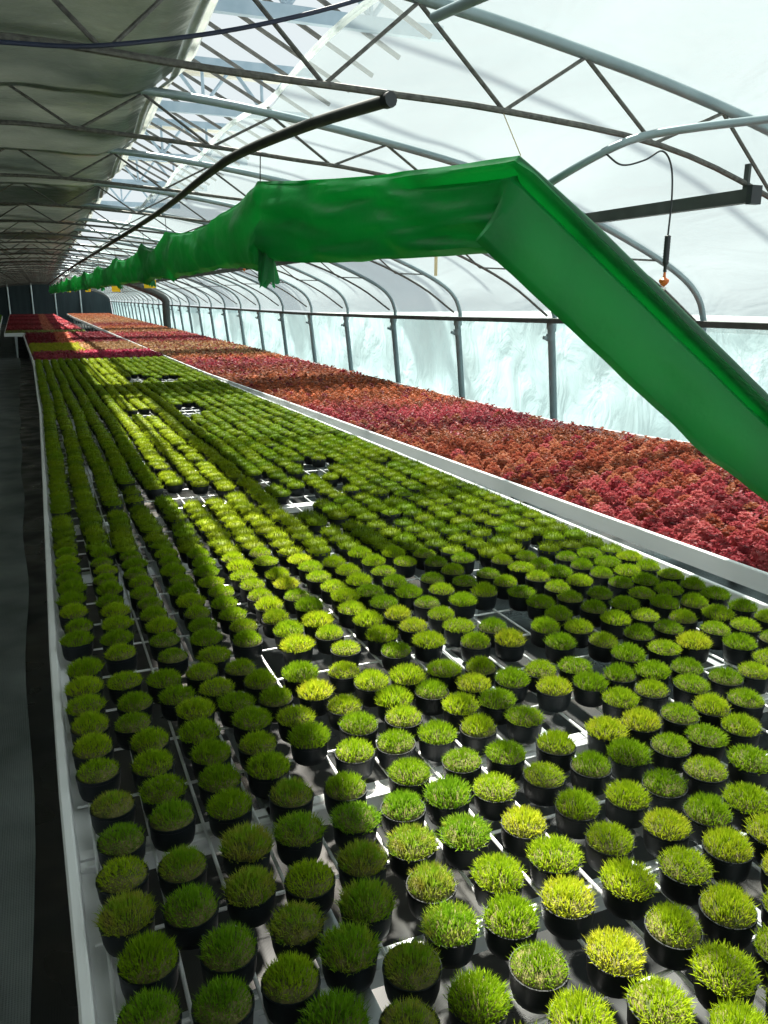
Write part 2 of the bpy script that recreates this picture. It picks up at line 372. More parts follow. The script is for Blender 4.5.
# ------------------------------------------------------------------ trusses: arch, chord, zigzag braces
full = catmull([(-x, 0, z) for x, z in reversed(ARCH_R[1:])] + [(x, 0, z) for x, z in ARCH_R], 4)
ME_ARCH = mesh_of('arch_tube', MB().tube([(-4.2, 0, 1.40)] + list(full) + [(4.2, 0, 1.40)], 0.021, 10), M['arch'], True)
def truss_parts(ch):
    cz = lambda X: lerp_pl(ch, abs(X))
    cf = catmull([(-x, 0, z) for x, z in reversed(ch[1:])] + [(x, 0, z) for x, z in ch], 4)
    mc = mesh_of('bottom_chord', MB().tube(list(cf), 0.011, 8), M['chord'], True); br = []
    for a in [0.23 + 0.64 * i for i in range(-6, 6)]:      # rod nodes
        for b in (a - 0.32, a + 0.32):
            if abs(a) < 3.75 and abs(b) < 3.95:
                br.append(mesh_of('brace', MB().tube([(a, 0, cz(a)), (b, 0, arch_z(b) - 0.012)], 0.0072, 6), M['chord'], True))
    return mc, br
TP_FIRST, TP = truss_parts(CHORD_1), truss_parts(CHORD_R)
TL = {0: 'grey roof arch with zigzag braces carrying the capped end of the dark pipe',
      1: 'grey roof arch with zigzag braces tied to the corner of the green duct',
      2: 'grey roof arch with zigzag braces holding the narrow tan strip',
      4: 'grey roof arch with zigzag braces holding the farther small sprinkler'}
for k in range(NT):
    Y = Y0 + BAY * k
    t = thing('roof_truss', TL.get(k, 'grey tubular roof arch with a bowed bottom rod and zigzag braces further down the tunnel'), 'truss', (0, Y, 0), 'roof trusses of the tunnel')
    mc, brs = TP_FIRST if k == 0 else TP
    inst('arch_tube', ME_ARCH, t); inst('bottom_chord', mc, t)
    for m_ in brs: inst('brace', m_, t)
# wall posts
ME_POST = mesh_of('post_tube', MB().tube([(0.14, 0, 0), (0.0, 0, 1.40)], 0.034, 12), M['post'], True)
mbk = MB().tube([(-0.035, 0, 1.30), (-0.075, 0, 1.31)], 0.016, 8); mbk.tube([(0, 0, 1.28), (0, 0, 1.34)], 0.042, 12)
ME_BRK = mesh_of('clamp', mbk, M['post'], True)
ME_TOP = mesh_of('top_sleeve', MB().tube([(0, 0, 1.38), (0, 0, 1.44)], 0.042, 12), M['post'], True)
for k in range(0, NT):
    Y = Y0 + BAY * k
    ORD = {1: 'grey steel wall post hidden low down behind the sloping green duct', 2: 'first grey steel wall post standing clear of the sloping green duct', 3: 'second grey steel wall post standing clear of the sloping duct', 4: 'third grey steel wall post standing clear of the sloping duct', 5: 'fourth grey steel wall post standing clear of the sloping duct', 6: 'fifth grey steel wall post standing clear of the sloping duct'}
    t = thing('wall_post', ORD.get(k, 'grey steel post carrying the side rail against the plastic wall further down the tunnel'), 'post', (4.17, Y, 0), 'posts along the plastic side wall')
    dz = lerp_pl(RAILZ, Y) / 1.45
    for nm, me in (('post_tube', ME_POST), ('clamp', ME_BRK), ('top_sleeve', ME_TOP)):
        inst(nm, me, t, (0, 0, 0), 0, (1, 1, dz))
sr = MB()
prof = [(-0.018, -0.02), (0.018, -0.02), (0.018, 0.02), (0.010, 0.024), (-0.010, 0.024), (-0.018, 0.02)]
b0 = len(sr.v)
yy = [-2, 0, 4.4, 6.2, 8, 10, 14, 30, YEND - 0.1]
for Y in yy:
    for dx, dz in prof: sr.v.append((4.115 + dx, Y, lerp_pl(RAILZ, Y) + dz))
n = len(prof)
for i in range(len(yy) - 1):
    for k in range(n): a = i * n + k; b = i * n + (k + 1) % n; sr.f.append((a, a + n, b + n, b))
sr.f += [tuple(range(n)), tuple(range((len(yy) - 1) * n, len(yy) * n))[::-1]]
tag(obj('side_rail', sr, M['dark']), 'long dark rail running along the plastic wall at post tops', 'rail')

# outer house above the opening: lattice girders, gutters, glazing bars
def girder(Y):
    t = thing('lattice_girder', 'bluish steel lattice girder of the outer house above the roof opening', 'girder', (0, Y, 0), 'lattice girders of the outer house')
    part('bottom_beam', MB().box((-6, Y - 0.05, 4.95), (5.2, Y + 0.05, 5.12)), M['girder'], t)
    part('top_beam', MB().box((-6, Y - 0.05, 5.75), (5.2, Y + 0.05, 5.90)), M['girder'], t)
    x = -5.7; i = 0
    while x < 4.6:
        part('strut', MB().tube([(x, Y, 5.1), (x + 0.55, Y, 5.78)] if i % 2 == 0 else [(x + 0.55 - 0.55, Y, 5.78), (x + 0.55, Y, 5.1)], 0.035, 6), M['girder'], t)
        x += 0.55; i += 1
        if i % 2 == 0: part('upright', MB().tube([(x, Y, 5.1), (x, Y, 5.78)], 0.03, 6), M['girder'], t)
for Y in (10.6, 16.2, 21.8, 27.4, 33.0): girder(Y)
for i, Y in enumerate((11.4, 17.0, 22.6, 28.2)):
    gt = thing('roof_gutter', 'wide pale ribbed gutter panel resting above the lattice girders', 'gutter', (0, Y, 5.9), 'gutter panels of the outer house')
    for j in range(5): part('panel', MB().box((-6, Y - 0.5 + j * 0.22, 5.91 + 0.02 * (j % 2)), (5.2, Y - 0.3 + j * 0.22, 5.96 + 0.02 * (j % 2))), M['gutter'], gt)
orf = thing('outer_glazing', 'thin sloping glazing bars of the outer house above the opening', 'roof frame', (0, 0, 6.0))
me_bar = mesh_of('glazing_bar', MB().box((0, -0.016, -0.02), (1, 0.016, 0.02)), M['chord'])
for i in range(26):
    Y = 5.0 + i * 0.95
    o = inst('glazing_bar', me_bar, orf, (-1.6, Y, 1.9), 0, (7.0, 1.3, 1.3)); o.rotation_euler = (0, math.radians(27), 0)

# ------------------------------------------------------------------ benches
GL = [(0.4, -0.028), (1.0, -0.032), (1.55, -0.048), (2.25, -0.060), (4.46, -0.076), (7.46, -0.101), (13.75, -0.216)]
GRT = [(0.4, 2.07), (1.75, 2.061), (2.95, 2.04), (4.84, 1.995), (8.0, 1.90), (13.75, 1.80)]
ZB = 0.70                                               # top of the wires
def bench(name, label, Lp, Rp, ya, yb, wires=False, ztop=0.735, legs=2.2, gap_shade=True, joints=(), zlow=0.64):
    t = thing(name, label, 'bench', ((lerp_pl(Lp, ya) + lerp_pl(Rp, ya)) / 2, ya, 0))
    ysl = sorted(set([ya, yb] + [y for y, _ in Lp if ya < y < yb]))
    ysr = sorted(set([ya, yb] + [y for y, _ in Rp if ya < y < yb]))
    zi = max(0.662, zlow + 0.004)
    prl = [(-0.020, zlow), (0.0, zlow), (0.0, zi), (0.045, zi), (0.045, zi + 0.012), (0.004, zi + 0.020), (0.0, ztop), (-0.003, ztop + 0.003), (-0.016, ztop + 0.003), (-0.020, ztop)]
    prr = [(-dx, z) for dx, z in prl][::-1]
    part('edge_rail', MB().sweep(prl, [(lerp_pl(Lp, y), y) for y in ysl]), M['alu'], t)
    part('edge_rail', MB().sweep(prr, [(lerp_pl(Rp, y), y) for y in ysr]), M['alu'], t)
    for y, s in ((ya, -1), (yb, 1)):
        part('end_rail', MB().box((lerp_pl(Lp, y) - 0.02, y - 0.012 + s * 0.012, 0.64), (lerp_pl(Rp, y) + 0.02, y + 0.012 + s * 0.012, ztop)), M['alu'], t)
    for y in joints:
        a, b = lerp_pl(Lp, y) + 0.005, lerp_pl(Rp, y) - 0.005
        part('cross_beam', MB().box((a, y - 0.028, 0.655), (b, y - 0.004, 0.688)).box((a, y + 0.004, 0.655), (b, y + 0.028, 0.688)), M['alu'], t)
    y = ya + 0.6
    while y < yb:
        for s in (0.12, 0.88):
            X = lerp_pl(Lp, y) * (1 - s) + lerp_pl(Rp, y) * s
            part('leg', MB().box((X - 0.022, y - 0.022, 0), (X + 0.022, y + 0.022, 0.64)), M['galv'], t)
        part('cross_bearer', MB().box((lerp_pl(Lp, y) + 0.01, y - 0.02, 0.615), (lerp_pl(Rp, y) - 0.01, y + 0.02, 0.65)), M['galv'], t)
        y += legs
    if wires:
        w = MB(); nl = 21
        for i in range(nl):
            f = (i + 0.35) / nl
            w.tube([(lerp_pl(Lp, y) * (1 - f) + lerp_pl(Rp, y) * f, y, ZB - 0.003) for y in (ya, 1.5, 2.95, 4.6, 7.6, yb)], 0.0034, 8)
        y = ya + 0.17
        while y < yb:
            w.tube([(lerp_pl(Lp, y) + 0.012, y, ZB - 0.0085), (lerp_pl(Rp, y) - 0.012, y, ZB - 0.009)], 0.0034, 8); y += 0.197
        tag(part('wire_grid', w, M['wire'], t), 'bright galvanised wire grid', None, None, 'stuff')
        for f in (0.18, 0.5, 0.82):
            part('long_bearer', MB().sweep([(-0.015, 0.662), (0.015, 0.662), (0.015, 0.688), (-0.015, 0.688)], [(lerp_pl(Lp, y) * (1 - f) + lerp_pl(Rp, y) * f, y) for y in (ya, 2, 4.6, 8, yb)]), M['galv'], t)
    if gap_shade:  # added black sheet that keeps the gaps between plants dark
        part('gap_shade_sheet', MB().grid(lambda u, v: ((lerp_pl(Lp, ya + u * (yb - ya)) + 0.01) * (1 - v) + (lerp_pl(Rp, ya + u * (yb - ya)) - 0.01) * v, ya + u * (yb - ya), ZB - 0.002), 60, 2), M['gap_shade'], t)
    return t
bench('wire_bench', 'long aluminium-edged wire mesh bench carrying the pots of green grass', GL, GRT, 0.4, 13.75, True, 0.735, 2.2, False, (1.384, 3.78, 6.16, 8.55, 10.95, 13.3))
B2L = [(13.95, -0.22), (21, -0.45), (24.2, -0.55)]; B2R = [(13.95, 1.80), (24.2, 1.48)]
bench('plant_bench', 'aluminium-edged bench of red and lime plants behind the grass bench', B2L, B2R, 13.95, 24.2)
B3L = [(24.9, -1.05), (50, -1.75)]; B3R = [(24.9, 1.08), (50, 0.55)]
bench('plant_bench', 'aluminium-edged bench of red plants before the dark end wall', B3L, B3R, 24.9, 50.0)
R4L = [(0.9, 2.29), (1.93, 2.27), (3.185, 2.205), (5.09, 2.117), (7.37, 2.016), (10.45, 1.865), (14.9, 1.78), (26.3, 1.60), (40.7, 1.36), (51, 1.25)]
R4R = [(0.9, 4.02), (3.7, 4.02), (4.4, 3.8), (5.2, 3.62), (51, 3.55)]
rb = bench('plant_bench', 'long bench of red-leaved plants along the plastic side wall', R4L, R4R, 0.9, 51.0, False, 0.76, 2.0, True, (), 0.69)
B5L = [(14, -2.2), (20, -2.2), (48, -3.2)]; B5R = [(14, -1.02), (20, -1.05), (48, -2.05)]
bench('plant_bench', 'bench of green plants on the far side of the walkway', B5L, B5R, 14, 48)

# ------------------------------------------------------------------ potted grass
def blade_arrays(rng, n, R, lmin, lmax, w, seg2=True):
    V = []; Fc = []
    for i in range(n):
        r = R * math.sqrt(rng.random()); a = rng.random() * 2 * math.pi
        lean = (r / R) ** 1.6 * 0.48 + rng.uniform(-0.30, 0.34); da = a + rng.uniform(-0.9, 0.9)
        l = rng.uniform(lmin, lmax) * (1.0 - 0.18 * (r / R) ** 2)
        x, y = r * math.cos(a), r * math.sin(a); z0 = 0.020 * (1 - (r / R) ** 2)
        dx, dy, dz = math.sin(lean) * math.cos(da), math.sin(lean) * math.sin(da), math.cos(lean)
        ta = rng.random() * math.pi; wx, wy = math.cos(ta) * w / 2, math.sin(ta) * w / 2
        b = len(V)
        droop = rng.uniform(0.0, 0.007)
        mx, my, mz = x + dx * l * 0.55, y + dy * l * 0.55, z0 + dz * l * 0.55
        tx, ty, tz = x + dx * l + math.cos(da) * droop * 0.6, y + dy * l + math.sin(da) * droop * 0.6, z0 + dz * l - droop * 0.5
        if seg2:
            V += [(x - wx, y - wy, z0), (x + wx, y + wy, z0), (mx + wx * .8, my + wy * .8, mz), (mx - wx * .8, my - wy * .8, mz), (tx, ty, tz)]
            Fc += [(b, b + 1, b + 2, b + 3), (b + 3, b + 2, b + 4)]
        else:
            V += [(x - wx, y - wy, z0), (x + wx, y + wy, z0), (tx, ty, tz)]; Fc += [(b, b + 1, b + 2)]
    return V, Fc
POT_H, POT_R = 0.052, 0.0445
pot_prof = [(0.034, 0.0), (0.039, 0.004), (0.0425, 0.018), (POT_R, 0.045), (0.0455, 0.046), (0.0455, POT_H), (0.0435, POT_H), (0.0425, 0.046), (0.0, 0.044)]
ME_POT = mesh_of('pot', MB().lathe(pot_prof, 22, cap=False), M['pot'], True)
def moss(rng, n=14, R=0.0425, h=0.018):
    mb = MB(); prof = [(R, -0.004), (R, 0.001), (R * .82, h * .6), (R * .5, h * .95), (0.001, h)]
    return mb.lathe(prof, n, cap=False)
ME_SOIL = mesh_of('root_ball', moss(RND, 16), M['soil'], True)
ME_G = {}
for key in ('green', 'yellow', 'brown'):
    ME_G[key] = []
    for i in range(5):
        rng = random.Random(100 + i + hash(key) % 1 + {'green': 0, 'yellow': 20, 'brown': 40}[key])
        V, Fc = blade_arrays(rng, 950, 0.0425, 0.011, 0.025, 0.0018)
        mb = MB(); mb.v = V; mb.f = Fc
        ME_G[key].append(mesh_of('grass_tuft', mb, M['grass_' + key]))

z6 = """170,5 245,30 330,30 405,12 480,5 520,30 600,15 695,12 740,30 172,45 172,82 270,72 355,58 435,45 470,70 545,60 630,50 690,78
178,118 262,112 390,95 500,105 590,100 715,115 182,155 300,148 400,130 515,155 618,140 750,160 195,208 305,195 420,175 535,200
225,272 322,242 435,215 580,255 690,240 240,342 342,298 455,265 598,325 712,300 248,408 358,390 490,352 720,385 255,490 378,475 512,435 628,415
295,600 455,560 618,515 725,485 305,698 455,672 618,618 742,562 680,718 330,780 470,790 600,800 750,800"""
z7 = """45,20 130,8 190,5 255,22 320,10 385,8 415,28 480,18 535,10 610,5 680,20 740,10 20,65 100,50 185,35 340,40 465,60 535,45 615,35 725,65
40,100 150,75 228,65 595,95 655,80 85,135 190,120 275,95 450,128 515,110 715,118 645,138 5,155 575,155 735,185
50,210 160,185 243,172 345,155 490,170 415,195 645,205 38,278 128,255 222,240 320,215 388,275 490,255 562,232 650,290 735,270
45,355 165,330 280,308 453,342 568,315 715,360 100,440 230,412 345,378 490,422 605,395 770,325 105,535 243,508 370,455 590,520 715,480
10,575 325,608 463,565 710,615 188,655 48,695 395,695 565,680 705,705 790,400 800,470 800,560 800,640 120,775 270,780 480,790 620,790"""
traced = []
for s, ox in ((z6, 0), (z7, 384)):
    for tok in s.split():
        x, y = map(float, tok.split(',')); traced.append((ox + x / 2, 660 + y / 2))
pots = []
for x, y in traced:
    p = at_z(x, y, ZB + POT_H + 0.018); pots.append([p.x, p.y, x, y, True])
def lim(p): return lerp_pl(GL, p[1]) + 0.055, lerp_pl(GRT, p[1]) - 0.10
DMIN = 0.0985
def relax(P, it=30):
    for _ in range(it):
        for i in range(len(P)):
            for j in range(i):
                dx, dy = P[i][0] - P[j][0], P[i][1] - P[j][1]; d = math.hypot(dx, dy)
                if 1e-6 < d < DMIN:
                    k = (DMIN - d) / 2 / d
                    P[i][0] += dx * k; P[i][1] += dy * k; P[j][0] -= dx * k; P[j][1] -= dy * k
        for p in P:
            a, b = lim(p); p[0] = min(max(p[0], a), b)
relax(pots)
# rows beyond (and just outside the frame of) the traced ones
GAPS = [(500, 606, 26, 15), (190, 490, 44, 9), (312, 465, 17, 9), (303, 497, 17, 12), (190, 407, 15, 7), (138, 377, 13, 4), (171, 377, 10, 4), (141, 411, 9, 4), (121, 483, 8, 5), (262, 478, 10, 6), (540, 705, 16, 18), (340, 480, 8, 8)]
rows = []
WT = 1.0
ncol = 18
rng = random.Random(11)
for c in range(ncol):
    f = (c + 0.5) / ncol; y = 0.55 + rng.random() * 0.05; ph = rng.random() * 6
    while y < 13.65:
        a, b = lerp_pl(GL, y) + 0.055, lerp_pl(GRT, y) - 0.10
        X = a + (b - a) * (c / (ncol - 1)) + 0.007 * math.sin(y * 2.2 + ph) + rng.uniform(-1, 1) * (0.006 + 0.010 * c / ncol)
        X = min(max(X, a), b)
        rows.append([X, y, 0, 0, False]); y += 0.1005 + abs(rng.gauss(0, 0.008)) + (rng.uniform(.03, .11) if rng.random() < 0.05 else 0)
keep = []
for p in rows:
    px, py, w = proj((p[0], p[1], ZB + POT_H + 0.018))
    if w < 0.3: continue
    inframe = -40 < px < 830 and py < 1090
    if w < 2.18 and (py > 664 or w < 1.9) and -30 < px < 810 and py < 1060: continue     # the traced zone
    if any(((px - gx) / rx) ** 2 + ((py - gy) / ry) ** 2 < 1 for gx, gy, rx, ry in GAPS): continue
    if any(abs(p[1] - jy) < 0.03 for jy in (3.78,)) and p[0] < 0.9: continue
    if min((math.hypot(p[0] - q[0], p[1] - q[1]) for q in pots), default=9) < 0.094: continue
    if px > 2600 or px < -120 or w < 0.45: continue
    p[2], p[3] = px, py; keep.append(p)
allp = pots + keep
for p in allp:
    px, py, w = proj((p[0], p[1], ZB + POT_H)); p[2], p[3] = px, py; p.append(w)
vis = lambda p: -25 < p[2] < 793 and p[3] < 1045
allp.sort(key=lambda p: (not vis(p), p[5]))
singles = allp[:300]; rest = allp[300:]
def sun_streak(p): return 0.50 < p[0] < 0.98  # strip of bench where sunlight is painted into the grass colour
LAB = {'brown': ('black pot of green grass with browned straw-coloured tips on the wire bench', 'browning grass pots on the wire bench'),
       'yellow': ('black pot of green grass tinted yellow with painted sunlight on the wire bench', 'sun-tinted grass pots on the wire bench'),
       'green': ('black pot of short fresh green grass on the wire bench', 'fresh green grass pots on the wire bench'),
       'beam': ('black pot of green grass standing on or against an aluminium cross beam', 'grass pots at the cross beams'),
       'redside': ('black pot of green grass at the bench edge facing the red plants', 'grass pots along the edge facing the red plants'),
       'rail': ('black pot of green grass lined up along the walkway-side edge rail of the bench', 'grass pots along the walkway edge rail')}
for i, p in enumerate(singles):
    x, y = p[2], p[3]; r = RND.random()
    if y > 790 and x < 480 and r < 0.75: key = 'brown'
    elif y > 830 and x > 560 and r < 0.8: key = 'yellow'  # sunlit corner: the sun is tinted into the grass
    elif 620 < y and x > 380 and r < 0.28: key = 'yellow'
    elif y < 720 and sun_streak(p) and r < 0.5: key = 'yellow'
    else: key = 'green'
    lk = 'rail' if (key == 'green' and p[0] < 0.03) else key
    if lk == 'green' and min(abs(p[1] - 1.384), abs(p[1] - 3.78)) < 0.07: lk = 'beam'
    if lk == 'green' and p[0] > lerp_pl(GRT, p[1]) - 0.16: lk = 'redside'
    t = thing('plant_pot', LAB[lk][0], 'plant pot', (p[0], p[1], ZB), LAB[lk][1])
    s = RND.uniform(0.93, 0.99); rz = RND.random() * 6.28
    t.rotation_euler = (RND.gauss(0, .02), RND.gauss(0, .02), 0); t.scale = (s, s, s)
    inst('pot', ME_POT, t, (0, 0, 0), rz)
    inst('root_ball', ME_SOIL, t, (0, 0, POT_H - 0.004), rz)
    gs = RND.uniform(0.88, 1.08)
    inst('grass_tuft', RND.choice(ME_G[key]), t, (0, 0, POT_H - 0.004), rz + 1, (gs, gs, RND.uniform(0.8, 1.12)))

def scatter(name, protos, items, mat, parent, smooth=False):
    """items: (proto index, x, y, z, rz, scale, scale_z, colour) joined into one mesh with a colour attribute"""
    vs, fs, cs, nv = [], [], [], 0
    loops, starts = [], []
    for pi, x, y, z, rz, s, sz, colr in items:
        V, Fa = protos[pi]; c, sn = math.cos(rz), math.sin(rz)
        P = np.empty_like(V); P[:, 0] = (V[:, 0] * c - V[:, 1] * sn) * s + x; P[:, 1] = (V[:, 0] * sn + V[:, 1] * c) * s + y; P[:, 2] = V[:, 2] * sz + z
        vs.append(P); fs.append(Fa + nv); nv += len(V)
        jit = NR.uniform(0.55, 1.4, (len(V), 1)); cs.append(np.concatenate([np.clip(np.array(colr)[None] * jit, 0, 1), np.ones((len(V), 1))], 1))
    P = np.concatenate(vs); T = np.concatenate(fs); Cc = np.concatenate(cs)
    off = BASES[parent.name] if parent is not None and parent.name in BASES else Vector((0, 0, 0))
    P = P - np.array(off)[None]
    me = bpy.data.meshes.new(name); me.vertices.add(len(P)); me.vertices.foreach_set('co', P.astype(np.float32).ravel())
    me.loops.add(len(T) * 3); me.loops.foreach_set('vertex_index', T.astype(np.int32).ravel())
    me.polygons.add(len(T)); me.polygons.foreach_set('loop_start', np.arange(0, len(T) * 3, 3, dtype=np.int32))
    at = me.color_attributes.new('plant_colour', 'FLOAT_COLOR', 'POINT'); at.data.foreach_set('color', Cc.astype(np.float32).ravel())
    me.materials.append(mat); me.update(calc_edges=True); me.validate()
    o = bpy.data.objects.new(name, me); COL.objects.link(o)
    if parent is not None: o.parent = parent
    return o
def tri(V, Fc):
    T = []
    for f in Fc:
        for k in range(1, len(f) - 1): T.append((f[0], f[k], f[k + 1]))
    return np.array(V, float), np.array(T, int)
lod1, lod2 = [], []
for i in range(5):
    V, Fc = blade_arrays(random.Random(300 + i), 190, 0.0425, 0.013, 0.029, 0.0032, False); mm = moss(RND, 10, 0.043, 0.02)
    b = len(V); lod1.append(tri(V + mm.v, Fc + [tuple(b + k for k in f) for f in mm.f]))
    V, Fc = blade_arrays(random.Random(400 + i), 70, 0.0425, 0.013, 0.029, 0.0055, False); mm = moss(RND, 8, 0.044, 0.024)
    b = len(V); lod2.append(tri(V + mm.v, Fc + [tuple(b + k for k in f) for f in mm.f]))
lowpot = tri(*(lambda m: (m.v, m.f))(MB().lathe([(0.036, 0), (0.043, 0.02), (0.0455, POT_H)], 10)))
gi1, gi2, pi_ = [], [], []
for p in rest:
    base = np.array((0.15, 0.26, 0.006))
    if sun_streak(p): base = np.array((0.22, 0.31, 0.008))  # sun streak painted in as a lighter, yellower base
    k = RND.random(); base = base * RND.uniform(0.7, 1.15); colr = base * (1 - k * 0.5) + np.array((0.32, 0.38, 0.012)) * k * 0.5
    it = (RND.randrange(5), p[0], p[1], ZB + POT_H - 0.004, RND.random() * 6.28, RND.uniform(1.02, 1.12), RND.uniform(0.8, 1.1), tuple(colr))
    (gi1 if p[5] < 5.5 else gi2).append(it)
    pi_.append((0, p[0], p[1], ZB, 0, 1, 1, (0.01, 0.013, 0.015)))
gf = thing('grass_pots_beyond', 'field of small black pots of green grass filling the bench behind the front pots', 'potted grass', (1, 4, ZB)); gf['kind'] = 'stuff'
tag(scatter('grass', lod1, gi1, M['grass_attr'], gf), kind='stuff')
tag(scatter('grass', lod2, gi2, M['grass_attr'], gf), kind='stuff')
tag(scatter('pots', [lowpot], pi_, M['pot'], gf), kind='stuff')

# ------------------------------------------------------------------ red-leaved plants
def rosette(rng, layers, R, H, lw, ll):
    V, Fc = [], []
    for (n, rr, zz, tilt) in layers:
        for i in range(n):
            a = 2 * math.pi * (i + rng.random() * 0.7) / n; r = R * rr * rng.uniform(0.75, 1.15); z = H * zz * rng.uniform(0.85, 1.1)
            l = ll * rng.uniform(0.75, 1.25); w = lw * rng.uniform(0.8, 1.2); tl = tilt + rng.uniform(-.35, .35)
            o = Vector((math.cos(a) * r, math.sin(a) * r, z)); d = Vector((math.cos(a) * math.cos(tl), math.sin(a) * math.cos(tl), math.sin(tl)))
            s = Vector((-math.sin(a), math.cos(a), 0)) * w / 2; up = Vector((0, 0, 1)) * 0.004
            b = len(V); V += [tuple(o - d * l * .4), tuple(o + s - d * l * .05 + up), tuple(o + d * l * .6 - up), tuple(o - s - d * l * .05 + up)]
            Fc += [(b, b + 1, b + 2), (b, b + 2, b + 3)]
    return V, Fc
LAY = [(9, 0.95, 0.38, -0.5), (9, 0.78, 0.62, -0.1), (8, 0.52, 0.85, 0.3), (5, 0.24, 1.0, 0.7), (8, 0.85, 0.15, -0.8)]
ME_R = {}
for key, mt in (('red', 'red'), ('rust', 'rust'), ('lime', 'lime')):
    ME_R[key] = []
    for i in range(5):
        V, Fc = rosette(random.Random(500 + i), [(int(n * 3.0), r, z, t) for n, r, z, t in LAY], 0.048, 0.072, 0.0155, 0.020); mb = MB(); mb.v = V; mb.f = Fc
        st = MB().lathe([(0.03, 0), (0.04, 0.035), (0.03, 0.055)], 8); b = len(mb.v); mb.v += st.v; mb.f += [tuple(b + k for k in f) for f in st.f]
        ME_R[key].append(mesh_of('rosette_plant', mb, M[mt]))
rlod1 = [tri(*rosette(random.Random(600 + i), [(int(n * 1.6), r, z, t) for n, r, z, t in LAY], 0.049, 0.072, 0.021, 0.026)) for i in range(5)]
rlod2 = [tri(*rosette(random.Random(700 + i), [(6, 0.85, 0.45, -0.4), (5, 0.5, 0.85, 0.2), (3, 0.2, 1.0, 0.6)], 0.05, 0.078, 0.04, 0.05)) for i in range(5)]
PINK, DRED, RUST, TAN, ORNG, MAG, LIME = (0.40, 0.06, 0.075), (0.24, 0.025, 0.04), (0.30, 0.09, 0.04), (0.40, 0.22, 0.10), (0.46, 0.13, 0.05), (0.46, 0.03, 0.09), (0.55, 0.52, 0.06)
BANDS = [(0, PINK), (3.2, PINK), (3.9, RUST), (4.8, RUST), (5.4, DRED), (6.3, PINK), (7.2, ORNG), (9.0, ORNG), (9.8, RUST), (11.5, DRED), (12.2, PINK), (13, ORNG), (14, TAN), (17.5, TAN), (18.5, DRED), (20, PINK), (22.5, PINK), (24, TAN), (28, ORNG), (30, DRED), (34, TAN), (51, ORNG)]
def band(Y):
    for (a, ca), (b, cb) in zip(BANDS, BANDS[1:]):
        if Y <= b:
            k = (Y - a) / (b - a); return tuple(ca[i] * (1 - k) + cb[i] * k for i in range(3))
    return BANDS[-1][1]
def bed(Lp, Rp, ya, yb, sp, z, colfn, seed):
    rg = random.Random(seed); out = []; y = ya + 0.06; r = 0
    while y < yb - 0.05:
        a, b = lerp_pl(Lp, y) + 0.055, lerp_pl(Rp, y) - 0.055; n = int((b - a) / sp)
        for i in range(n + 1):
            X = a + (b - a) * i / n + rg.uniform(-.012, .012) + (0.5 * sp if r % 2 else 0) * (0 if i == n else 1); X = min(max(X, a), b)
            Yy = y + rg.uniform(-.012, .012); out.append((X, Yy, z, rg))
        y += sp * 0.95; r += 1
    return out
ZR = ZB
red = bed(R4L, R4R, 0.95, 51, 0.098, ZR, band, 5)
inv = []
for X, Y, z, rg in red:
    px, py, w = proj((X, Y, z + 0.06)); ok = w > 0.3 and -20 < px < 790 and py < 1040
    # behind the green duct or out of frame: not among the single plants
    behind = px > 500 and py < 0.99 * (px - 490) + 252
    inv.append((not ok or behind, w, X, Y, z))
inv.sort()
RL = {'red': ('low pinkish-red leafy plant packed near the front of the side-wall bench', 'pinkish red plants on the side-wall bench'),
      'rust': ('low rusty brown-red leafy plant packed on the side-wall bench', 'rusty plants on the side-wall bench')}
for _, w, X, Y, z in inv[:300]:
    key = 'rust' if (RND.random() < min(0.9, max(0.10, (Y - 2.6) / 1.6))) else 'red'
    if X < lerp_pl(R4L, Y) + 0.10: lab, grp = ('low %s leafy plant beside the aluminium edge rail of the side-wall bench' % ('pinkish-red' if key == 'red' else 'rusty brown-red'), '%s plants along the edge rail' % key)
    else: lab, grp = RL[key]
    o = inst('red_leaf_plant', RND.choice(ME_R[key]), None, (X, Y, z), RND.random() * 6.28, (RND.uniform(.92, 1.08), RND.uniform(.92, 1.08), RND.uniform(.8, 1.15)))
    tag(o, lab, 'plant', grp)
def col_jit(c, rg=RND, amt=0.3):
    k = rg.uniform(1 - amt, 1 + amt); return tuple(min(1, v * k) for v in c)
n1, n2 = [], []
for _, w, X, Y, z in inv[300:]:
    c = band(Y + 0.25 * math.sin(X * 2.0)); r = RND.random()
    if r < 0.18: c = RUST
    elif r < 0.28: c = DRED
    (n1 if w < 9 else n2).append((RND.randrange(5), X, Y, z, RND.random() * 6.28, RND.uniform(.95, 1.1), RND.uniform(.8, 1.15), col_jit(c)))
rest_red = thing('red_plants_beyond', 'mass of low red and orange leafy plants filling the side-wall bench', 'plants', (3, 6, ZR)); rest_red['kind'] = 'stuff'
tag(scatter('foliage', rlod1, n1, M['plant_attr'], rest_red), kind='stuff')
tag(scatter('foliage', rlod2, n2, M['plant_attr'], rest_red), kind='stuff')
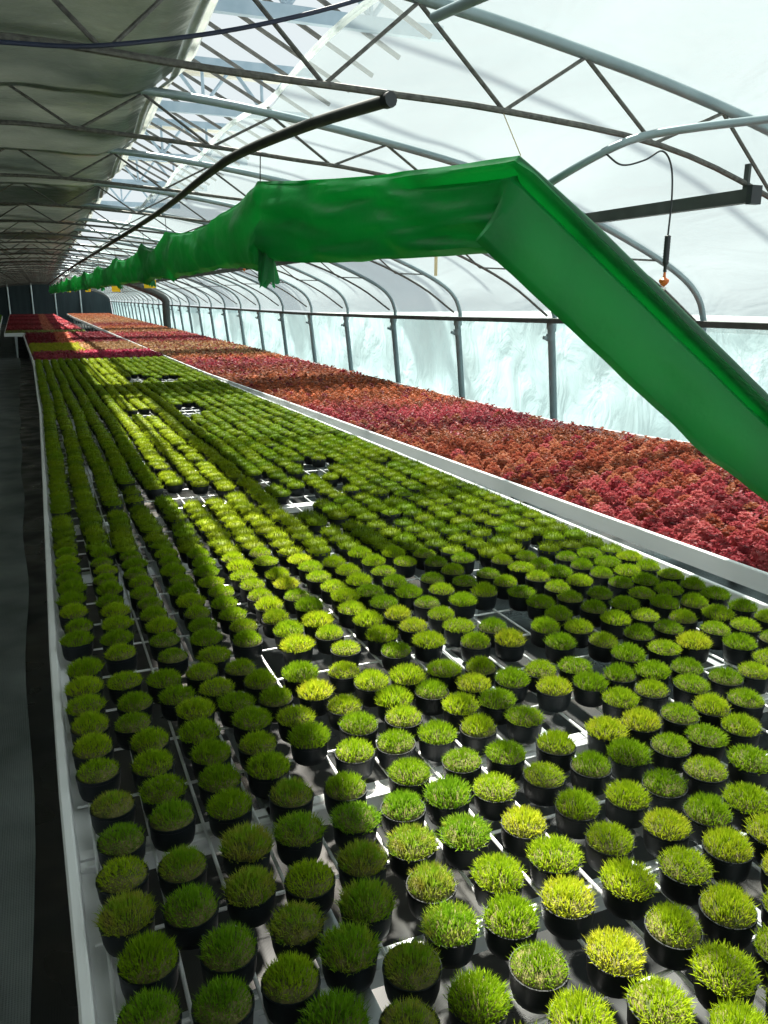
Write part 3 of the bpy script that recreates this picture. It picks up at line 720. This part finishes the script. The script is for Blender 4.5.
# second bench: magenta front rows, lime block, tan and dark red behind
b2 = bed(B2L, B2R, 13.98, 24.15, 0.105, ZR, None, 8); it = []; lime = []
for X, Y, z, rg in b2:
    if Y < 15.7: c = MAG if X > 0.62 else (0.40, 0.06, 0.09)
    elif Y < 18.6: c = LIME if X < 0.62 else TAN
    else: c = DRED if X < 0.2 or X > 0.55 else (0.55, 0.16, 0.09)  # lighter strip: sun streak put into the leaf colour
    if c is LIME: lime.append((X, Y, z)); continue
    it.append((RND.randrange(5), X, Y, z, RND.random() * 6.28, RND.uniform(.95, 1.1), RND.uniform(.8, 1.1), col_jit(c, RND, 0.22)))
r2 = scatter('plants_second_bench', rlod2, it, M['plant_attr'], None)
tag(r2, 'rows of magenta and dark red plants on the bench behind the grass', 'plants', None, 'stuff')
for X, Y, z in lime:
    tag(inst('lime_plant', RND.choice(ME_R['lime']), None, (X, Y, z), RND.random() * 6.28), 'small lime-yellow leafy plant in the square block on the second bench', 'plant', 'lime-yellow plants on the second bench')
b3 = bed(B3L, B3R, 24.95, 49.9, 0.12, ZR, None, 9)
it = [(RND.randrange(5), X, Y, z, RND.random() * 6.28, 1.2, 1.0, col_jit((0.30, 0.36, 0.10) if Y < 25.6 else ((0.52, 0.17, 0.11) if abs(X - 0.1 + (Y - 25) * 0.01) < 0.16 else (PINK if int(Y / 3) % 2 else DRED)), RND, 0.2)) for X, Y, z, rg in b3]  # salmon strip down the bench is the sun streak painted into the leaves
tag(scatter('plants_far_bench', rlod2, it, M['plant_attr'], None), 'rows of red plants on the far bench before the dark end wall', 'plants', None, 'stuff')
b5 = bed(B5L, B5R, 14.05, 47.9, 0.12, ZR, None, 10)
it = [(RND.randrange(5), X, Y, z, RND.random() * 6.28, 1.2, 1.1, col_jit((0.10, 0.26, 0.02), RND, 0.2)) for X, Y, z, rg in b5]
tag(scatter('plants_side_bench', rlod2, it, M['grass_attr'], None), 'green plants on the bench across the walkway', 'plants', None, 'stuff')

# ------------------------------------------------------------------ green air duct
HANG = [Y0 + BAY * k for k in (1, 3, 4, 6, 8, 10, 12, 14, 16, 18, 20, 22, 24)]
DX = [(4.4, 1.12), (9.2, 1.12), (16.7, 1.07), (31.8, 0.68), (47, 0.40)]
path = []                                              # (point, height, thickness, drape 0..1)
Y = HANG[-1]
def hangphase(Y):
    for a, b in zip(HANG, HANG[1:]):
        if a <= Y <= b: return (Y - a) / (b - a)
    return 0.0
while Y > 4.50:
    ph = hangphase(Y); sag = 4 * ph * (1 - ph)
    path.append((Vector((lerp_pl(DX, Y), Y, 2.285 - 0.10 * sag)), 0.36 - 0.05 * sag + 0.06 * (1 - sag), 0.06 + 0.05 * sag, 1.0))
    Y -= 0.035 if Y < 12 else (0.07 if Y < 22 else 0.14)
PA = Vector((1.12, 4.44, 2.29)); PB = at_y(521, 156, 2.56); PC = at_y(772, 404, 2.20); PD = PC + (PC - PB) * 0.30; PE = Vector((PD.x + 0.55, PD.y - 0.22, 0.80 + 0.24))
for i in range(0, 62):
    t = i / 61; p = PA.lerp(PB, t) + Vector((0, 0, -0.022 * math.sin(math.pi * t)))
    path.append((p, 0.40 - 0.095 * t, 0.055 + 0.03 * math.sin(math.pi * t), 1.0 - t))
for i in range(1, 70):
    t = i / 69; p = PB.lerp(PC, t)
    path.append((p, 0.305 - 0.01 * t, 0.075, 0.0))
for i in range(1, 25):
    t = i / 24; path.append((PC.lerp(PD, t), 0.295 - 0.05 * t, 0.075, 0.0))
for i in range(1, 15):
    t = i / 14; path.append((PD.lerp(PE, t), 0.245 - 0.02 * t, 0.075, 0.0))
NRG = 60
dm = MB(); S = [p[0] for p in path]; acc = 0.0; prev = None
T = []
for i in range(len(S)): T.append((S[min(i + 1, len(S) - 1)] - S[max(i - 1, 0)]).normalized())
Ts = []
for i in range(len(S)):
    k = 3; Ts.append(sum((T[j] for j in range(max(0, i - k), min(len(T), i + k + 1))), Vector()).normalized())
for i, (p, H, th, dr) in enumerate(path):
    if i: acc += (S[i] - S[i - 1]).length
    t = Ts[i]; side = t.cross(Vector((0, 0, 1))); side.normalize(); u = side.cross(t).normalized()
    # side points to the right of travel (towards the walkway / camera side of the hanging sheet)
    gather = 0.0
    if p.y > 4.4:
        ph = hangphase(p.y); gather = math.exp(-(min(ph, 1 - ph) * 2.6 / 0.28) ** 2)
    for k in range(NRG):
        f = k / NRG
        if f < 0.5: b = 1 - 2 * f; sg = 1                # near face from the top down
        else: b = 2 * f - 1; sg = -1
        e = min(b, 1 - b)
        half = th * 0.5 * (0.35 + 0.65 * math.sin(math.pi * min(1, max(0, (1 - b) * 0.9 + 0.05))))
        if b < 0.06 or b > 0.96: half *= 0.45
        a = sg * half
        # folds: slanting drapery on the hung run, smooth with one long crease on the descending run
        n1_ = noise.noise(Vector((acc * 2.2, b * 1.6, 3.1 * sg))); n2_ = noise.noise(Vector((acc * 7.0 + b * 3, b * 4.0, 8.3 * sg)))
        fold = noise.noise(Vector((acc * 1.3 + b * 1.8, 6.0, 2.0 * sg)))
        a += dr * (0.045 * n1_ + 0.012 * n2_ + 0.05 * fold) * (1 - 0.5 * b)
        if p.y <= 4.5 and dr > 0: a += sg * 0.016 * noise.noise(Vector((acc * 2.4 - b * 5.0, b * 7.0 + acc, 4.0))) + sg * 0.009 * math.sin(b * 15 + acc * 7 + 4 * n1_)
        a += (1 - dr) * 0.010 * noise.noise(Vector((acc * 3.0, b * 2.5, 5 * sg)))
        a += gather * 0.030 * math.sin(b * 8 + 3 * sg + p.y) * (0.4 + 0.6 * (1 - b))
        h = b * H
        if dr < 0.5:                                    # rolled upper lip and crease below it
            w_ = (1 - dr * 2) ** 2
            if sg > 0:
                lip = math.exp(-((b - 0.93) / 0.06) ** 2); cre = math.exp(-((b - 0.81) / 0.035) ** 2)
                a += w_ * (0.022 * lip - 0.060 * cre)
            else: a -= w_ * 0.07 * math.exp(-((b - 0.80) / 0.08) ** 2)
        wob = dr * 0.020 * noise.noise(Vector((acc * 1.7, 9, 2))) * (1 - b) + 0.006 * noise.noise(Vector((acc * 6, 4, 2))) * (1 - b)
        q = p + side * a + u * (h - H + wob - gather * 0.03 * (1 - b))
        dm.v.append(tuple(q))
for i in range(len(path) - 1):
    for k in range(NRG):
        a = i * NRG + k; b = i * NRG + (k + 1) % NRG; dm.f.append((a, a + NRG, b + NRG, b))
dm.f.append(tuple(range(NRG))); dm.f.append(tuple(range((len(path) - 1) * NRG, len(path) * NRG))[::-1])
dt = thing('air_duct', 'slack green plastic air duct strung under the roof and sloping down over the red plants', 'duct', tuple(PA))
part('duct_sleeve', dm, M['duct'], dt, True)
for me_ in [dt.children[0].data]:
    me_.polygons.foreach_set('use_smooth', [True] * len(me_.polygons))
lip_strip = []
for i, (p, H, th, dr) in enumerate(path):
    if dr == 0.0 and i % 2 == 0:
        sd_ = Ts[i].cross(Vector((0, 0, 1))).normalized(); lip_strip.append(p + sd_ * 0.012 - sd_.cross(Ts[i]) * 0.012)  # strip added along the lip to keep it dark
tag(part('dark_lip', MB().tube(lip_strip, [0.010 + 0.014 * min(1, k / 10) for k in range(len(lip_strip))], 10), M['lip_strip'], dt, True), 'shade-dark green strip added along the upper lip')
# tied tail at the corner
def tail(c, sc, seed):
    rg = random.Random(seed); mb = MB()
    def fn(u, v):
        a = 2 * math.pi * u; r = sc * (0.10 + 0.22 * v ** 0.8 + 0.10 * v * math.sin(a * 4 + seed))
        return (c.x + r * math.cos(a) * 0.55 + 0.12 * sc * v * math.sin(seed), c.y + r * math.sin(a) * 0.4, c.z - sc * 1.0 * v + 0.10 * sc * v * math.sin(a * 3))
    mb.grid(fn, 30, 8); return mb
ct = at_y(262, 228, 4.36)
part('tied_tail', tail(ct, 0.26, 2), M['duct'], dt, True)
part('tied_tail', tail(at_y(270, 236, 4.30), 0.24, 5), M['duct'], dt, True)
for Yh, sd in ((HANG[2], 3), (HANG[3], 4), (HANG[4], 6)):
    part('tied_tail', tail(Vector((lerp_pl(DX, Yh) + 0.05, Yh - 0.05, 2.03)), 0.2, sd), M['duct'], dt, True)
for Yh in HANG[1:]:
    X = lerp_pl(DX, Yh); part('hanger', MB().tube([(X, Yh - 0.02, 2.27), (X, Yh, chord_z(X))], 0.003, 5), M['cable'], dt)
part('hanger', MB().tube([tuple(PB), (PB.x - 0.06, Y0, lerp_pl(CHORD_1, PB.x - 0.06))], 0.0018, 5), M['tan'], dt)
part('hanger', MB().tube([(1.12, 4.42, 2.28), (1.12, 4.394, chord_z(1.12))], 0.003, 5), M['cable'], dt)
# scribbled crease marks on the descending run
# ------------------------------------------------------------------ pipes and rails under the roof
p1 = [at_z(x, y, 2.305) for x, y in ((389, 100), (306, 126), (237, 155), (203, 178), (155, 215), (100, 250))] + [Vector((0.62, 20, 2.30)), Vector((0.45, 34, 2.29)), Vector((0.3, 46, 2.29))]
pp = thing('feed_pipe', 'dark curved pipe with a capped end hung beneath the roof rods', 'pipe', tuple(p1[0]))
part('pipe', MB().tube(catmull(p1, 8), 0.020, 10), M['dark'], pp, True)
d_ = (p1[0] - p1[1]).normalized()
part('end_cap', MB().tube([p1[0] - d_ * 0.02, p1[0] + d_ * 0.012], 0.024, 10), M['cable'], pp, True)
e2 = at_y(752, 193, 2.56)
rl = thing('boom_rail', 'straight dark steel rail hung below the roof rods near the side wall', 'rail', (e2.x, e2.y, 2.05))
rpts = [(e2.x, 2.56), (e2.x, 5.0), (e2.x, 10), (e2.x + 0.05, 20), (e2.x + 0.08, 28)]
rmb = MB(); prof = [(-0.02, 2.06), (0.02, 2.06), (0.02, 2.112), (0.006, 2.112), (0.006, 2.072), (-0.006, 2.072), (-0.006, 2.112), (-0.02, 2.112)]
part('rail_channel', rmb.sweep(prof, rpts), M['dark'], rl)
part('end_cap', MB().box((e2.x - 0.026, 2.535, 2.052), (e2.x + 0.026, 2.562, 2.122)), M['cable'], rl)
for k in range(0, 15):
    Yk = Y0 + BAY * k; X = e2.x + 0.1 * max(0, (Yk - 10) / 24)
    part('hanger_clip', MB().box((X - 0.006, Yk - 0.012, 2.10), (X + 0.006, Yk + 0.012, chord_z(X) + 0.004)), M['dark'], rl)
g3 = [at_y(500, 217, 3.05), at_y(555, 180, 2.72), at_y(608, 150, 2.56), at_y(645, 136, 2.50), at_y(700, 127, 2.40), at_y(768, 119, 2.30), at_y(860, 108, 2.15), Vector((3.3, 1.75, 2.10)), Vector((4.0, 1.6, 1.75))]
tag(obj('water_pipe', MB().tube(catmull(g3, 8), 0.0145, 12), M['arch'], None, True), 'grey bent pipe passing behind the sloping duct in front of the film', 'pipe')
g4 = [at_y(433, 18, 2.45), at_y(462, 5, 2.35), at_y(520, -20, 2.15), at_y(600, -55, 1.95)]
tag(obj('pipe_stub', MB().tube(catmull(g4, 6), 0.016, 12), M['arch'], None, True), 'short grey pipe with an open end beside the first roof arch', 'pipe')
bc = [at_y(-60, 38, 2.45), at_y(0, 42, 2.45), at_y(90, 46, 2.42), at_y(200, 35, 2.40), at_y(290, 18, 2.38), at_y(370, -4, 2.36), at_y(470, -40, 2.34)]
tag(obj('blue_cable', MB().tube(catmull(bc, 8), 0.006, 8), M['blue'], None, True), 'dark blue cable strung across under the dark roof cover', 'cable')
# arches' gathered dark curtain by the wall, further down the house
gc = [(2.3, 2.36), (2.8, 2.24), (3.25, 2.08), (3.73, 1.86), (4.0, 1.66), (4.02, 1.4), (4.02, 0.9), (4.04, 0.02)]
tag(obj('gathered_curtain', MB().tube(catmull([(x - 0.10, 29.2, z - 0.05) for x, z in gc], 6), 0.13, 12), M['dark'], None, True), 'thick dark curtain bundled along one arch down to the floor', 'curtain')
# hanging sprinklers
def sprinkler(X, Y, ztop, zlab, L_, first=False):
    t = thing('hanging_sprinkler', zlab, 'sprinkler', (X, Y, ztop - L_), 'hanging sprinklers under the trusses' if not first else None)
    zt = ztop
    if first:
        pts = [at_y(605, 153, 2.56), at_y(622, 165, 2.55), at_y(645, 160, 2.55), at_y(662, 151, 2.56), at_y(671, 165, 2.56), at_y(672, 195, 2.56), at_y(668, 235, 2.56)]
        part('hose', MB().tube(catmull(pts, 6), 0.0035, 6), M['cable'], t, True); zw = pts[-1].z; X = pts[-1].x; Y = pts[-1].y
    else:
        zw = zt - 0.10; part('hose', MB().tube([(X, Y, zt), (X, Y, zw)], 0.0035, 6), M['cable'], t, True)
    w = MB()
    prof = [(0.004, 0.0)]
    for i in range(10): prof += [(0.0125, -0.004 - i * 0.0105), (0.0108, -0.010 - i * 0.0105)]
    prof += [(0.006, -0.112), (0.007, -0.135), (0.004, -0.136)]
    part('weight', w.lathe(prof[::-1], 12, (X, Y, zw)), M['cable'], t, True)
    part('nozzle', MB().lathe([(0.002, -0.19), (0.012, -0.182), (0.019, -0.172), (0.019, -0.164), (0.006, -0.155), (0.004, -0.13)], 14, (X, Y, zw)), M['orange'], t, True)
    part('deflector', MB().lathe([(0.003, -0.203), (0.013, -0.199), (0.013, -0.195), (0.003, -0.188)], 12, (X, Y, zw)), M['alu'], t, True)
sprinkler(2.25, 2.56, 2.28, 'black weighted sprinkler with orange nozzle on a looped hose beside the duct', 0.4, True)
for k in (2, 4):
    Yk = Y0 + BAY * k; X = 2.25; sprinkler(X, Yk, chord_z(X), 'small weighted sprinkler with orange nozzle hanging beyond the duct', 0.3)
# yellow cards and a tan strip
for px, py, X, lab in ((150, 284, 1.45, 0), (116, 289, 1.45, 0), (88, 290, 1.4, 0), (69, 291, 1.25, 0)):
    q = at_x(px, py, X); h = 0.115
    t = thing('sticky_card', 'yellow sticky insect card hanging on a thread under the duct', 'sticky card', tuple(q), 'yellow sticky cards under the duct')
    part('card', MB().box((q.x - 0.085, q.y - 0.002, q.z - h / 2), (q.x + 0.085, q.y + 0.002, q.z + h / 2)), M['yellow'], t)
    part('thread', MB().tube([(q.x, q.y, q.z + h / 2), (q.x, q.y, chord_z(q.x))], 0.002, 4), M['cable'], t)
q = at_y(436, 258, 6.17)
t = thing('paper_strip', 'narrow tan strip hanging from the roof rod behind the duct', 'strip', tuple(q))
part('strip', MB().box((q.x - 0.014, q.y - 0.001, q.z - 0.14), (q.x + 0.014, q.y + 0.001, q.z + 0.10)), M['tan'], t)
part('thread', MB().tube([(q.x, q.y, q.z + 0.10), (q.x, q.y, chord_z(q.x))], 0.002, 4), M['cable'], t)
